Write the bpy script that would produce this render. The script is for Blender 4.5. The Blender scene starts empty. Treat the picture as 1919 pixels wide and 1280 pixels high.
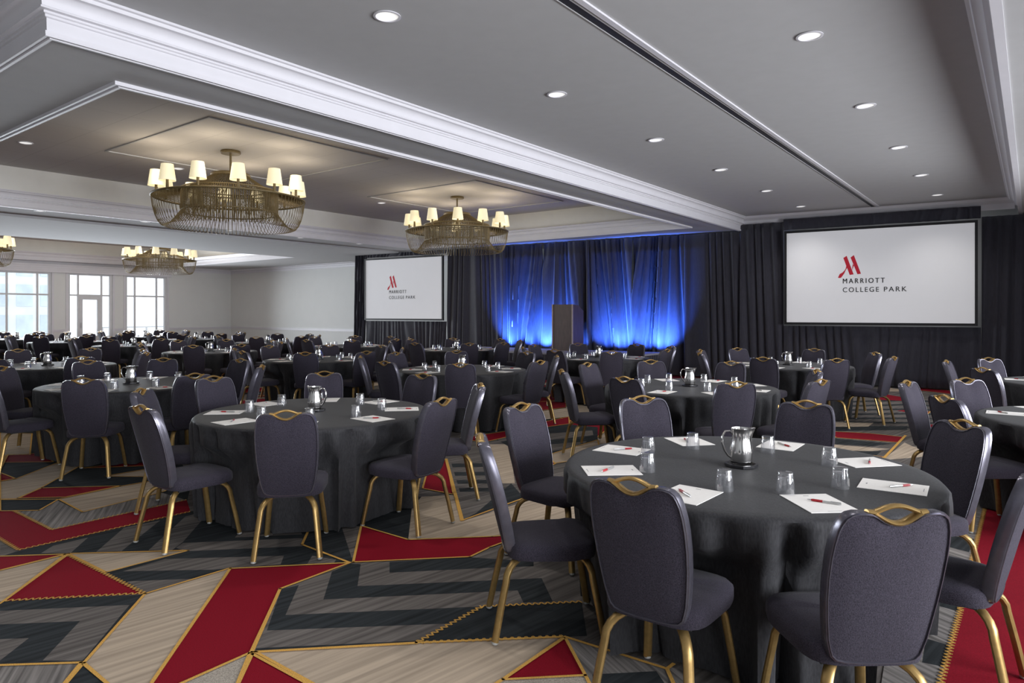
import bpy, math, random
from math import sin, cos, pi, radians as R
from mathutils import Vector, Matrix
random.seed(7)
SC = bpy.context.scene
COL = SC.collection

# ------------------------------------------------------------------ camera
F, CX, V0, H = 1282.0, 959.5, 586.5, 1.58
TH = R(37.25); s_, c_ = sin(TH), cos(TH)
def inv(u, v, z=0.0):                      # photo pixel on the level z -> place in the room
    d = F * (z - H) / (V0 - v); l = (u - CX) / F * d
    return (-s_ * d + c_ * l, c_ * d + s_ * l)
def to_pix(x, y, z):
    d = -s_ * x + c_ * y; l = c_ * x + s_ * y
    return (CX + F * l / d, V0 - F * (z - H) / d, d)
cam = bpy.data.cameras.new('camera'); co = bpy.data.objects.new('camera', cam); COL.objects.link(co)
co.location = (0, 0, H); co.rotation_euler = (R(90), 0, TH)
cam.sensor_width = 36; cam.lens = F / 1919 * 36
cam.shift_y = -(640 - V0) / 1919; cam.clip_end = 300
SC.camera = co

# ------------------------------------------------------------------ materials
def srgb(r, g, b):
    f = lambda c: c / 12.92 if c <= 0.04045 else ((c + 0.055) / 1.055) ** 2.4
    return (f(r / 255), f(g / 255), f(b / 255), 1)
def mat(name, col, rough=0.6, metal=0.0, spec=0.5, noise=0, amt=0.12, bump=0, sheen=0, emit=None, es=0, stretch=None, coord='Object', rot=0):
    m = bpy.data.materials.new(name); m.use_nodes = True
    nt = m.node_tree; b = nt.nodes['Principled BSDF']
    b.inputs['Base Color'].default_value = col; b.inputs['Roughness'].default_value = rough
    b.inputs['Metallic'].default_value = metal; b.inputs['Specular IOR Level'].default_value = spec
    if sheen:
        b.inputs['Sheen Weight'].default_value = sheen; b.inputs['Sheen Roughness'].default_value = 0.5
    if emit:
        b.inputs['Emission Color'].default_value = emit; b.inputs['Emission Strength'].default_value = es
    if noise:
        tc = nt.nodes.new('ShaderNodeTexCoord'); mp = nt.nodes.new('ShaderNodeMapping')
        nz = nt.nodes.new('ShaderNodeTexNoise'); nz.inputs['Scale'].default_value = noise; nz.inputs['Detail'].default_value = 4
        nt.links.new(tc.outputs[coord], mp.inputs['Vector']); nt.links.new(mp.outputs['Vector'], nz.inputs['Vector'])
        if stretch: mp.inputs['Scale'].default_value = stretch
        if rot:
            vr = nt.nodes.new('ShaderNodeVectorRotate'); vr.rotation_type = 'Z_AXIS'; vr.inputs['Angle'].default_value = rot
            nt.links.new(tc.outputs[coord], vr.inputs['Vector']); nt.links.new(vr.outputs['Vector'], mp.inputs['Vector'])
        rp = nt.nodes.new('ShaderNodeValToRGB')
        rp.color_ramp.elements[0].position = 0.3; rp.color_ramp.elements[1].position = 0.7
        k0, k1 = 1 - amt, 1 + amt
        rp.color_ramp.elements[0].color = (col[0] * k0, col[1] * k0, col[2] * k0, 1)
        rp.color_ramp.elements[1].color = (col[0] * k1, col[1] * k1, col[2] * k1, 1)
        nt.links.new(nz.outputs['Fac'], rp.inputs['Fac']); nt.links.new(rp.outputs['Color'], b.inputs['Base Color'])
        if bump:
            bp = nt.nodes.new('ShaderNodeBump'); bp.inputs['Strength'].default_value = bump; bp.inputs['Distance'].default_value = 0.002
            nt.links.new(nz.outputs['Fac'], bp.inputs['Height']); nt.links.new(bp.outputs['Normal'], b.inputs['Normal'])
    return m
def lin(a, b, c): return (a, b, c, 1)
M = {}
M['ceiling'] = mat('ceiling_paint', lin(.46, .46, .463), .9, noise=6, amt=.02)
M['trim'] = mat('white_trim', lin(.65, .64, .675), .5, noise=4, amt=.02)
M['wall'] = mat('wall_paint', lin(.68, .69, .68), .85, noise=3, amt=.012)
M['cream'] = mat('coffer_wall_paint', lin(.72, .71, .67), .85, noise=5, amt=.02)
M['slot'] = mat('track_slot', lin(.02, .02, .025), .6, noise=9, amt=.1)
M['fabric'] = mat('chair_fabric', lin(.036, .032, .045), .9, spec=.15, noise=330, amt=.5, bump=.45, sheen=.06, stretch=(1, 1, .6))
M['piping'] = mat('chair_edge_band', lin(.13, .125, .155), .27, metal=.6, noise=30, amt=.1)
M['gold'] = mat('gold_metal', lin(.40, .265, .10), .38, metal=.75, noise=40, amt=.12)
M['glide'] = mat('chair_foot_glide', lin(.35, .35, .33), .4, noise=30, amt=.1)
M['pan'] = mat('seat_pan', lin(.02, .02, .022), .7, noise=30, amt=.1)
M['cloth'] = mat('black_tablecloth', lin(.034, .034, .037), .6, spec=.12, noise=120, amt=.25, bump=.5, sheen=.05, stretch=(1, 1, .3))
M['paper'] = mat('paper', lin(.86, .84, .81), .8, noise=60, amt=.02)
M['print'] = mat('paper_print', lin(.30, .30, .31), .8, noise=60, amt=.05)
M['red_grip'] = mat('red_pen_grip', lin(.36, .012, .02), .4, noise=60, amt=.1)
M['silver'] = mat('silver_pen', lin(.6, .6, .6), .3, metal=.8, noise=60, amt=.05)
M['steel'] = mat('polished_steel', lin(.72, .71, .70), .16, metal=1.0, noise=12, amt=.05)
M['coaster'] = mat('black_coaster', lin(.015, .015, .018), .3, noise=30, amt=.1)
M['drape'] = mat('black_drape', lin(.030, .029, .042), .75, spec=.3, noise=40, amt=.15, sheen=.3, stretch=(1, 1, .2))
M['bronze'] = mat('bronze_bead', lin(.135, .098, .042), .55, metal=.3, noise=80, amt=.3)
M['screen'] = mat('projection_surface', lin(.62, .62, .64), .7, noise=3, amt=.01, emit=lin(.22, .22, .23), es=1.0)
M['frame'] = mat('black_screen_frame', lin(.008, .008, .01), .5, noise=20, amt=.1)
M['logo_red'] = mat('logo_red', lin(.26, .008, .018), .7, noise=5, amt=.02, emit=lin(.20, .004, .012), es=.9)
M['ink'] = mat('dark_lettering', lin(.02, .02, .022), .7, noise=5, amt=.05)
M['deck'] = mat('stage_deck', lin(.30, .29, .33), .8, noise=60, amt=.15)
M['lectern'] = mat('lectern_wood', lin(.075, .049, .044), .5, noise=6, amt=.25, stretch=(6, 6, .6))
M['lectern_edge'] = mat('lectern_edge', lin(.34, .27, .24), .5, noise=10, amt=.1)
M['shade'] = mat('lamp_shade', lin(.8, .74, .55), .8, noise=20, amt=.02, emit=lin(1, .86, .52), es=.5)
M['lens'] = mat('downlight_lens', lin(.8, .8, .78), .5, noise=20, amt=.01, emit=lin(1, .99, .96), es=.75)
M['ext'] = mat('pale_render_wall', lin(.85, .88, .9), .8, noise=1, amt=.08)
M['extglass'] = mat('blue_window', lin(.68, .78, .85), .5, noise=1, amt=.2)
M['patio'] = mat('patio_stone', lin(.7, .7, .68), .8, noise=1, amt=.08)
M['winframe'] = mat('window_frame_white', lin(.62, .63, .65), .5, noise=8, amt=.03)
# carpet colours
ST = R(81)
M['c_grey'] = mat('carpet_grey', lin(.125, .112, .104), .95, spec=.15, noise=9, amt=.45, bump=.2, stretch=(.10, 3.2, 1), rot=-ST)
M['c_stripe'] = mat('carpet_streaked_grey', lin(.19, .175, .165), .95, spec=.15, noise=9, amt=.6, bump=.2, stretch=(.12, 4.5, 1), rot=-R(150))
M['c_beige'] = mat('carpet_beige', lin(.435, .352, .268), .95, spec=.15, noise=9, amt=.24, bump=.2, stretch=(.10, 3.2, 1), rot=-ST)
M['c_weave'] = mat('carpet_woven_beige', lin(.37, .33, .28), .95, spec=.15, noise=160, amt=.35, bump=.3)
M['c_dark'] = mat('carpet_teal_black', lin(.026, .030, .033), .95, spec=.15, noise=9, amt=.45, bump=.2, stretch=(.12, 3.2, 1), rot=-ST)
M['c_red'] = mat('carpet_red', lin(.215, .0035, .014), .95, spec=.15, noise=220, amt=.25, bump=.25)
M['c_gold'] = mat('carpet_gold', lin(.62, .35, .085), .95, spec=.15, noise=200, amt=.3, bump=.25)
def glass_mat(name, gl=.10, tint=(1, 1, 1, 1), edge=.55, film=0):
    m = bpy.data.materials.new(name); m.use_nodes = True; nt = m.node_tree
    for n in list(nt.nodes): nt.nodes.remove(n)
    o = nt.nodes.new('ShaderNodeOutputMaterial'); t = nt.nodes.new('ShaderNodeBsdfTransparent'); g = nt.nodes.new('ShaderNodeBsdfGlossy')
    t.inputs['Color'].default_value = tint; g.inputs['Roughness'].default_value = .08
    lw = nt.nodes.new('ShaderNodeLayerWeight'); lw.inputs['Blend'].default_value = .35
    mr = nt.nodes.new('ShaderNodeMapRange'); mr.inputs['To Min'].default_value = gl; mr.inputs['To Max'].default_value = edge
    nt.links.new(lw.outputs['Facing'], mr.inputs['Value'])
    mx = nt.nodes.new('ShaderNodeMixShader'); nt.links.new(mr.outputs['Result'], mx.inputs['Fac'])
    base = t
    if film:
        df = nt.nodes.new('ShaderNodeBsdfDiffuse'); df.inputs['Color'].default_value = (.9, .92, .95, 1); base = nt.nodes.new('ShaderNodeMixShader'); base.inputs['Fac'].default_value = film
        nt.links.new(t.outputs[0], base.inputs[1]); nt.links.new(df.outputs[0], base.inputs[2])
    nt.links.new(base.outputs[0], mx.inputs[1]); nt.links.new(g.outputs[0], mx.inputs[2]); nt.links.new(mx.outputs[0], o.inputs[0])
    return m
M['glass'] = glass_mat('clear_glass', .05, (.99, .99, 1, 1), .62, .035)
M['pane'] = glass_mat('window_glass', .03, (.97, .98, 1, 1), .2)
def panel_ceiling():
    m = mat('coffer_ceiling_panels', lin(.5, .47, .45), .9); nt = m.node_tree; b = nt.nodes['Principled BSDF']
    tc = nt.nodes.new('ShaderNodeTexCoord'); br = nt.nodes.new('ShaderNodeTexBrick')
    br.offset = 0; br.inputs['Scale'].default_value = 1; br.inputs['Brick Width'].default_value = 1.22; br.inputs['Row Height'].default_value = .61
    br.inputs['Mortar Size'].default_value = .005; br.inputs['Mortar Smooth'].default_value = .2
    br.inputs['Color1'].default_value = lin(.54, .515, .50); br.inputs['Color2'].default_value = lin(.555, .53, .515); br.inputs['Mortar'].default_value = lin(.42, .40, .39)
    nt.links.new(tc.outputs['Object'], br.inputs['Vector']); nt.links.new(br.outputs['Color'], b.inputs['Base Color'])
    return m
M['panels'] = panel_ceiling()

# ------------------------------------------------------------------ mesh helper
class MB:
    def __init__(s): s.v = []; s.f = []; s.m = []
    def add(s, vs, fs, mi=0):
        o = len(s.v); s.v += [tuple(p) for p in vs]; s.f += [tuple(i + o for i in f) for f in fs]; s.m += [mi] * len(fs); return s
    def box(s, x0, x1, y0, y1, z0, z1, mi=0):
        return s.add([(x0, y0, z0), (x1, y0, z0), (x1, y1, z0), (x0, y1, z0), (x0, y0, z1), (x1, y0, z1), (x1, y1, z1), (x0, y1, z1)],
                     [(0, 3, 2, 1), (4, 5, 6, 7), (0, 1, 5, 4), (1, 2, 6, 5), (2, 3, 7, 6), (3, 0, 4, 7)], mi)
    def lathe(s, prof, n=24, cx=0, cy=0, mi=0, caps=True, a0=0.0):
        vs = []; fs = []
        for r, z in prof:
            for i in range(n): a = a0 + 2 * pi * i / n; vs.append((cx + r * cos(a), cy + r * sin(a), z))
        for k in range(len(prof) - 1):
            for i in range(n): j = (i + 1) % n; fs.append((k * n + i, k * n + j, (k + 1) * n + j, (k + 1) * n + i))
        if caps:
            fs.append(tuple(range(n - 1, -1, -1))); b = (len(prof) - 1) * n; fs.append(tuple(range(b, b + n)))
        return s.add(vs, fs, mi)
    def tube(s, pts, rad, n=8, mi=0, caps=True, sx=1.0, sy=1.0):
        pts = [Vector(p) for p in pts]; N = len(pts); vs = []; fs = []
        rad = rad if isinstance(rad, (list, tuple)) else [rad] * N
        up = None
        for i, p in enumerate(pts):
            t = (pts[min(i + 1, N - 1)] - pts[max(i - 1, 0)]).normalized()
            if up is None:
                up = Vector((0, 0, 1)) if abs(t.z) < .9 else Vector((0, 1, 0))
            a = (up - t * up.dot(t)).normalized(); b = t.cross(a); up = a
            for k in range(n):
                q = 2 * pi * k / n; vs.append(p + a * (cos(q) * rad[i] * sx) + b * (sin(q) * rad[i] * sy))
        for i in range(N - 1):
            for k in range(n): j = (k + 1) % n; fs.append((i * n + k, i * n + j, (i + 1) * n + j, (i + 1) * n + k))
        if caps: fs.append(tuple(range(n - 1, -1, -1))); fs.append(tuple(range((N - 1) * n, N * n)))
        return s.add(vs, fs, mi)
    def prism(s, poly, z0, z1, mi=0):      # poly in xy
        n = len(poly)
        vs = [(x, y, z0) for x, y in poly] + [(x, y, z1) for x, y in poly]
        fs = [tuple(range(n - 1, -1, -1)), tuple(range(n, 2 * n))] + [(i, (i + 1) % n, n + (i + 1) % n, n + i) for i in range(n)]
        return s.add(vs, fs, mi)
    def mesh(s, name, mats, smooth=None):
        me = bpy.data.meshes.new(name); me.from_pydata(s.v, [], s.f)
        for m in (mats if isinstance(mats, (list, tuple)) else [mats]): me.materials.append(m)
        me.polygons.foreach_set('material_index', s.m)
        if smooth:
            me.polygons.foreach_set('use_smooth', [True] * len(me.polygons)); me.set_sharp_from_angle(angle=R(smooth))
        me.update(); return me
    def build(s, name, mats, parent=None, smooth=None):
        return link(name, s.mesh(name, mats, smooth), parent)
def link(name, me, parent=None):
    o = bpy.data.objects.new(name, me); COL.objects.link(o)
    if parent: o.parent = parent
    return o
def tag(o, label, cat, group=None):
    o['label'] = label; o['category'] = cat
    if group: o['group'] = group
    return o
def thing(name, label, cat, loc=(0, 0, 0), rz=0, group=None):
    o = bpy.data.objects.new(name, None); COL.objects.link(o); o.location = loc; o.rotation_euler = (0, 0, rz)
    o.empty_display_size = .1
    return tag(o, label, cat, group)
def struct(o): o['kind'] = 'structure'; return o
def copy_tree(o, parent=None):
    c = o.copy(); COL.objects.link(c)
    if parent: c.parent = parent
    for ch in list(o.children): copy_tree(ch, c)
    return c

# ------------------------------------------------------------------ room numbers
XL, XR, YB, YF = -29.3, 3.4, 17.2, -4.0        # window wall, right wall, far wall, wall behind the camera
ZC, ZS, ZK = 3.85, 3.54, 4.25                  # flat ceiling, soffit underside, coffer ceiling
SX, SY = -5.51, 1.86                           # soffit outer face
C1 = (-14.8, -6.23, 2.64, 14.8)                # first coffer x0,x1,y0,y1
C2 = (-28.9, -20.2, 2.64, 14.3)                # second coffer
RX = -.17                                      # face of the right-hand soffit
CA = R(5.0)
def cy_(x): return 16.62 + math.tan(CA) * x    # line of the drapes

# ---- floor: carpet patchwork, all one mesh, slices lie within 8 mm under z = 0
fl = MB(); FM = ['c_grey', 'c_stripe', 'c_beige', 'c_weave', 'c_dark', 'c_red', 'c_gold']
fl.add([(XL - .3, YF - .2, -.0295), (XR + .3, YF - .2, -.0295), (XR + .3, YB + .2, -.0295), (XL - .3, YB + .2, -.0295)], [(0, 1, 2, 3)], 0)
fl.add([(XL - .3, YF - .2, -.12), (XR + .3, YF - .2, -.12), (XR + .3, YB + .2, -.12), (XL - .3, YB + .2, -.12)], [(3, 2, 1, 0)], 0)
layer = [-.029, .00003]
def patch(pts, mi, world=False):
    w = pts if world else [inv(u, v) for u, v in pts]
    a = sum(w[i][0] * w[(i + 1) % len(w)][1] - w[(i + 1) % len(w)][0] * w[i][1] for i in range(len(w)))
    if a < 0: w = w[::-1]
    layer[0] += layer[1]
    fl.add([(x, y, layer[0]) for x, y in w], [tuple(range(len(w)))], FM.index(mi))
    return w
GZ = [-.0116, .00004]
def strip(pts, wid=.018, zig=False, world=False):
    w = [Vector(p) for p in (pts if world else [inv(u, v) for u, v in pts])]
    GZ[0] += GZ[1]; z = GZ[0]
    for a, b in zip(w[:-1], w[1:]):
        d = (b - a); L = d.length
        if L < 1e-4: continue
        t = d / L; n = Vector((-t.y, t.x))
        if not zig:
            a2, b2 = a - t * wid * .4, b + t * wid * .4; h = n * wid * .5
            fl.add([(*(a2 - h), z), (*(b2 - h), z), (*(b2 + h), z), (*(a2 + h), z)], [(0, 1, 2, 3)], 6)
        else:
            k = max(2, int(L / .017)); P = []
            for i in range(k + 1):
                P.append(a + t * (L * i / k) + n * ((.015 if i % 2 else -.015)))
            for p, q in zip(P[:-1], P[1:]):
                e = (q - p).normalized(); h = Vector((-e.y, e.x)) * .0045
                fl.add([(*(p - h), z), (*(q - h), z), (*(q + h), z), (*(p + h), z)], [(0, 1, 2, 3)], 6)
# repeat of the pattern, far and hidden parts of the floor
rp = random.Random(3)
def motif(ox, oy, rot, flip=1):
    cr, sr = cos(rot), sin(rot)
    T = lambda P: [(ox + (x * flip) * cr - y * sr, oy + (x * flip) * sr + y * cr) for x, y in P]
    def pp(P, m, edge=True):
        w = patch(T(P), m, True)
        if edge and m == 'c_red': strip(w + [w[0]], .02, world=True)
    for k in range(5):
        o = k * .42
        patch(T([(-1.9 + o, -1.5), (-1.69 + o, -1.5), (-.6 + o, .3), (-1.9 + o * .8, 1.7), (-2.11 + o * .8, 1.7), (-.81 + o, .3)]), 'c_dark', True)
    pp([(-1.8, -1.6), (-.9, -1.75), (.25, -.2), (1.3, -.1), (.2, .25), (-.35, .1)], 'c_red')
    pp([(-1.8, -1.6), (-.35, .1), (-1.1, .35), (-2.0, -.6)], 'c_beige')
    pp([(.2, .25), (1.5, .0), (1.75, .9), (.75, 1.25)], 'c_beige')
    pp([(-1.2, .9), (-.1, .75), (.55, 1.75), (-.6, 1.9)], 'c_dark')
    pp([(-.1, .75), (.2, .25), (.75, 1.25), (.55, 1.75)], 'c_red')
    pp([(1.2, -1.7), (1.9, -1.2), (1.3, -.1), (.6, -.75)], 'c_stripe')
    pp([(.0, -1.75), (1.2, -1.7), (.6, -.75)], 'c_red')
i = 0
for yy in (2.0, 5.4, 8.8, 12.2, 15.4):
    for xx in (-27.5, -23.7, -19.9, -16.1, -12.3, -8.5, -4.7, -.9, 2.4):
        motif(xx + (.9 if i % 2 else -.4), yy + rp.uniform(-.4, .4), [0, pi, .5, pi + .5, -.4][i % 5], 1 if i % 3 else -1); i += 1
# base under the near floor
layer[:] = [-.0060, .00004]; GZ[:] = [-.0012, .00004]
patch([(0, 800), (1000, 780), (1120, 850), (1760, 870), (1919, 900), (1919, 1500), (0, 1500)], 'c_grey')
def P(m, *pts, edge=0, zig=False):
    patch(pts, m)
    if edge: strip(list(pts) + [pts[0]], .016, zig)
# upper left
P('c_dark', (0, 800), (300, 800), (360, 900), (350, 940), (0, 960))
P('c_beige', (0, 810), (60, 812), (56, 852), (15, 851), (0, 880), edge=1)
P('c_red', (10, 853), (80, 848), (100, 865), (5, 866), edge=1)
P('c_dark', (5, 867), (97, 866), (40, 896), (0, 884))
P('c_red', (0, 885), (28, 896), (0, 901), edge=1)
P('c_beige', (110, 866), (162, 866), (78, 913), (33, 934), (0, 935), (0, 902), (30, 897), edge=1)
P('c_red', (152, 877), (275, 862), (285, 872), edge=1)
P('c_beige', (197, 892), (290, 876), (330, 890), (290, 893), edge=1)
P('c_dark', (85, 913), (112, 895), (290, 892), (300, 903), (225, 911))
P('c_red', (33, 933), (78, 914), (225, 910), (122, 931), edge=1)
P('c_dark', (0, 936), (110, 935), (73, 956), (0, 957), edge=1)
P('c_stripe', (28, 957), (73, 956), (108, 937), (155, 959), (303, 922), (350, 936), (97, 992))
P('c_beige', (110, 935), (225, 911), (290, 900), (345, 905), (303, 922), (155, 959), edge=1)
# fan of stripes left of the centre table
P('c_dark', (30, 1032), (357, 957), (560, 935), (640, 985), (662, 1053), (432, 1064), (270, 1111), (198, 1072), (353, 1031), (0, 1042))
P('c_grey', (77, 1035), (100, 1021), (165, 1006), (132, 1035))
P('c_grey', (180, 1033), (232, 988), (300, 974), (228, 1031))
P('c_grey', (278, 1030), (347, 967), (395, 955), (343, 1014), (322, 1030))
P('c_grey', (343, 1016), (567, 1007), (567, 1022), (360, 1031), (345, 1031), (330, 1025))
P('c_grey', (230, 1069), (310, 1046), (532, 1040), (526, 1056), (432, 1063), (400, 1066))
P('c_grey', (238, 1088), (380, 1082), (345, 1093), (272, 1109))
P('c_grey', (585, 1040), (630, 1047), (626, 1053), (576, 1055))
P('c_grey', (455, 990), (560, 985), (566, 1000), (440, 1006))
strip([(578, 994), (566, 1020), (656, 1054)])
# red zigzag band
P('c_red', (-40, 957), (27, 957), (97, 992), (350, 936), (357, 958), (35, 1030), (-40, 985))
strip([(27, 957), (97, 992)], zig=True); strip([(97, 992), (350, 936)], zig=True); strip([(357, 958), (35, 1030)], zig=True); strip([(35, 1030), (-40, 985)], zig=True)
# big triangle group
P('c_red', (122, 1038), (0, 1068), (-30, 1072), (-30, 1043), edge=1)
P('c_beige', (122, 1039), (8, 1125), (-30, 1150), (-30, 1076), edge=1)
P('c_beige', (128, 1037), (353, 1031), (198, 1072), edge=1)
P('c_red', (127, 1039), (270, 1111), (8, 1125)); strip([(127, 1039), (270, 1111)], zig=True); strip([(270, 1111), (8, 1125)], zig=True); strip([(8, 1125), (127, 1039)])
# chevron lower left
P('c_dark', (-60, 1130), (8, 1125), (270, 1113), (155, 1241), (-60, 1248))
P('c_grey', (-60, 1146), (243, 1132), (155, 1236), (80, 1236), (150, 1162), (-60, 1171))
P('c_grey', (-60, 1198), (54, 1194), (0, 1236), (-60, 1246))
strip([(-60, 1248), (155, 1241)])
P('c_stripe', (-60, 1248), (152, 1241), (100, 1305), (-60, 1310), edge=1)
P('c_dark', (156, 1243), (225, 1300), (103, 1305), edge=1)
P('c_beige', (272, 1112), (432, 1064), (283, 1280), (262, 1310), (235, 1310), (157, 1242), edge=1)
P('c_red', (432, 1065), (656, 1054), (525, 1103), (470, 1222), (260, 1315), edge=1)
P('c_weave', (468, 1223), (433, 1310), (285, 1305), edge=1)
P('c_red', (473, 1225), (630, 1310), (433, 1310), edge=1)
# chevron centre
P('c_grey', (656, 1054), (720, 1050), (920, 1025), (1090, 1040), (1090, 1190), (1058, 1193), (478, 1221), (470, 1222), (525, 1103))
P('c_dark', (527, 1103), (560, 1095), (535, 1151), (903, 1135), (840, 1167), (500, 1180))
P('c_dark', (622, 1070), (657, 1055), (676, 1056), (670, 1097), (1015, 1082), (1036, 1126), (981, 1128), (970, 1105), (606, 1122))
P('c_dark', (730, 1052), (882, 1043), (937, 1047), (1000, 1050), (1000, 1060), (935, 1062), (730, 1072))
P('c_dark', (480, 1213), (780, 1199), (780, 1204), (478, 1221))
P('c_dark', (780, 1204), (903, 1136), (1090, 1127), (1100, 1190), (1058, 1192))
strip([(780, 1204), (903, 1136)], zig=True); strip([(903, 1136), (1090, 1127)], zig=True); strip([(780, 1204), (1058, 1192)], zig=True)
strip([(656, 1054), (525, 1103), (472, 1222), (780, 1205)])
P('c_beige', (478, 1221), (780, 1204), (1058, 1193), (943, 1272), (880, 1310), (640, 1310), edge=1)
P('c_stripe', (1058, 1193), (1300, 1260), (1300, 1330), (1120, 1310), (1095, 1265))
P('c_dark', (1110, 1262), (1230, 1256), (1260, 1300), (1115, 1300))
P('c_red', (1059, 1194), (1097, 1265), (943, 1273), edge=1)
P('c_weave', (943, 1273), (1097, 1265), (1120, 1310), (880, 1312), edge=1)
strip([(1059, 1193), (1250, 1253), (1262, 1280)]); strip([(1250, 1253), (1262, 1244)])
# behind: red panel and beige right of the centre table
P('c_dark', (640, 985), (677, 985), (766, 1011), (790, 930), (700, 930))
P('c_beige', (765, 1010), (772, 950), (790, 930), (850, 927), (866, 975), (920, 958), (1000, 935), (1075, 945), (1085, 1000), (922, 1005))
P('c_red', (677, 985), (765, 1011), (922, 1005), (985, 1000), (960, 1010), (918, 1025), (881, 1043), (662, 1053), edge=1)
P('c_grey', (836, 860), (905, 862), (960, 900), (985, 930), (917, 960), (866, 975))
for v in (868, 884, 899, 914):
    P('c_dark', (846 + (v - 868) * .3, v), (945, v - 1), (945, v + 6), (848 + (v - 868) * .3, v + 7))
P('c_dark', (893, 960), (958, 905), (982, 932), (868, 973))
P('c_red', (825, 862), (836, 860), (850, 926), (792, 915), (800, 885), edge=1); strip([(836, 860), (866, 975)], .03); strip([(866, 975), (985, 932)])
P('c_beige', (913, 832), (955, 832), (965, 905), (935, 905))
P('c_dark', (900, 806), (1020, 790), (1120, 800), (1120, 850), (1025, 855), (960, 840))
P('c_grey', (930, 815), (1010, 800), (1015, 812), (935, 828)); P('c_grey', (1030, 812), (1110, 806), (1112, 815), (1030, 824)); P('c_grey', (1028, 833), (1100, 826), (1090, 836), (1028, 846))
P('c_red', (862, 821), (948, 808), (949, 819), (905, 829), edge=1)
P('c_red', (1010, 792), (1066, 781), (1067, 794), (1010, 802), edge=1)
P('c_red', (1005, 753), (1062, 751), (1062, 763), (1005, 770), edge=1); P('c_beige', (1005, 771), (1064, 764), (1066, 780), (1006, 788))
P('c_beige', (1025, 853), (1120, 824), (1125, 845), (1080, 862), (1040, 868), edge=1)
P('c_red', (1022, 853), (1041, 869), (1022, 876), edge=1)
# right edge and far right
P('c_stripe', (1700, 960), (1850, 940), (1760, 1290), (1650, 1290))
P('c_dark', (1765, 1000), (1826, 1010), (1816, 1034), (1762, 1020)); P('c_dark', (1750, 1085), (1806, 1098), (1797, 1145), (1742, 1130)); P('c_dark', (1735, 1195), (1785, 1210), (1775, 1250), (1728, 1240))
P('c_red', (1846, 950), (1872, 900), (2050, 870), (2250, 1300), (1757, 1300)); strip([(1870, 905), (1846, 950), (1820, 1055), (1800, 1142), (1757, 1300)], zig=True)
P('c_grey', (1540, 720), (1800, 716), (1800, 800), (1750, 880), (1540, 870))
for k in range(7):
    v = 752 + k * 7.5
    P('c_dark', (1560 + k * 4, v), (1700, v - 4 + k), (1800, v + 2), (1800, v + 5), (1700, v - 1 + k), (1560 + k * 4, v + 3.2))
P('c_beige', (1655, 725), (1750, 738), (1716, 734), (1655, 733)); P('c_red', (1650, 737), (1697, 745), (1695, 751), (1648, 749)); P('c_red', (1716, 725), (1790, 733), (1790, 739), (1719, 731), edge=1)
P('c_red', (1680, 769), (1697, 768), (1697, 772)); P('c_red', (1722, 771), (1744, 771), (1732, 781), edge=1); P('c_red', (1726, 796), (1753, 795), (1753, 800), (1727, 800))
P('c_beige', (1550, 791), (1637, 792), (1626, 800), (1550, 799)); P('c_dark', (1550, 800), (1700, 798), (1700, 805), (1550, 808))
P('c_red', (1552, 808), (1630, 812), (1695, 819), (1684, 829), (1567, 820), edge=1)
P('c_dark', (1550, 820), (1672, 831), (1635, 836), (1550, 831)); P('c_beige', (1550, 832), (1669, 841), (1635, 845), (1550, 843)); P('c_dark', (1550, 845), (1652, 845), (1640, 855), (1550, 850))
P('c_red', (1588, 846), (1655, 856), (1650, 864), (1622, 856), edge=1); P('c_beige', (1695, 829), (1710, 836), (1740, 843), (1738, 855), (1654, 862)); strip([(1697, 816), (1652, 863)], .03)
struct(fl.build('floor', [M[k] for k in FM]))

# ---- ceilings
def slab(name, rects, z, m, th=.06):
    b = MB()
    for x0, x1, y0, y1 in rects: b.box(x0, x1, y0, y1, z, z + th)
    return struct(b.build(name, m))
slab('ceiling', [(SX, RX, YF, YB + .1), (XL - .3, SX, YF, SY)], ZC, M['ceiling'])
slab('ceiling', [(C1[1], SX, SY, YB), (C1[0], C1[1], SY, C1[2]), (C1[0], C1[1], C1[3], YB), (-16.1, C1[0], SY, YB), (C2[1], -16.1, SY, C2[2]), (C2[0], C2[1], SY, C2[2]), (C2[0], C2[1], C2[3], YB), (XL, C2[0], SY, YB)], ZS, M['ceiling'], .05)
slab('ceiling', [(C2[1], -16.1, C2[2], YB)], ZS - .05, M['ceiling'], .05)
slab('ceiling', [(RX, XR + .2, YF, YB + .1)], ZS, M['ceiling'], .05)
for c in (C1, C2):
    slab('ceiling', [(c[0] - .1, c[1] + .1, c[2] - .1, c[3] + .1)], ZK, M['panels'])
    b = MB(); t = .08
    b.box(c[0] - t, c[0], c[2] - t, c[3] + t, ZS + .02, ZK - .001); b.box(c[1], c[1] + t, c[2] - t, c[3] + t, ZS + .02, ZK - .001)
    b.box(c[0], c[1], c[2] - t, c[2], ZS + .02, ZK - .001); b.box(c[0], c[1], c[3], c[3] + t, ZS + .02, ZK - .001)
    struct(b.build('trim_1', M['cream']))
# square raised panels with shadow lines round each lamp
def sq_frame(b, cx, cy, hx, hy, z, w=.05, h=.02):
    b.box(cx - hx, cx + hx, cy - hy, cy - hy + w, z - h, z); b.box(cx - hx, cx + hx, cy + hy - w, cy + hy, z - h, z)
    b.box(cx - hx, cx - hx + w, cy - hy + w, cy + hy - w, z - h, z); b.box(cx + hx - w, cx + hx, cy - hy + w, cy + hy - w, z - h, z)
LAMPS = [(-10.52, 6.17), (-10.52, 11.75), (-24.6, 6.17), (-24.6, 11.75)]
b = MB()
for x, y in LAMPS[:2]: sq_frame(b, x, y + .35, 1.62, 1.62, ZK, .035, .016)
struct(b.build('trim_2', M['ceiling']))

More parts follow.
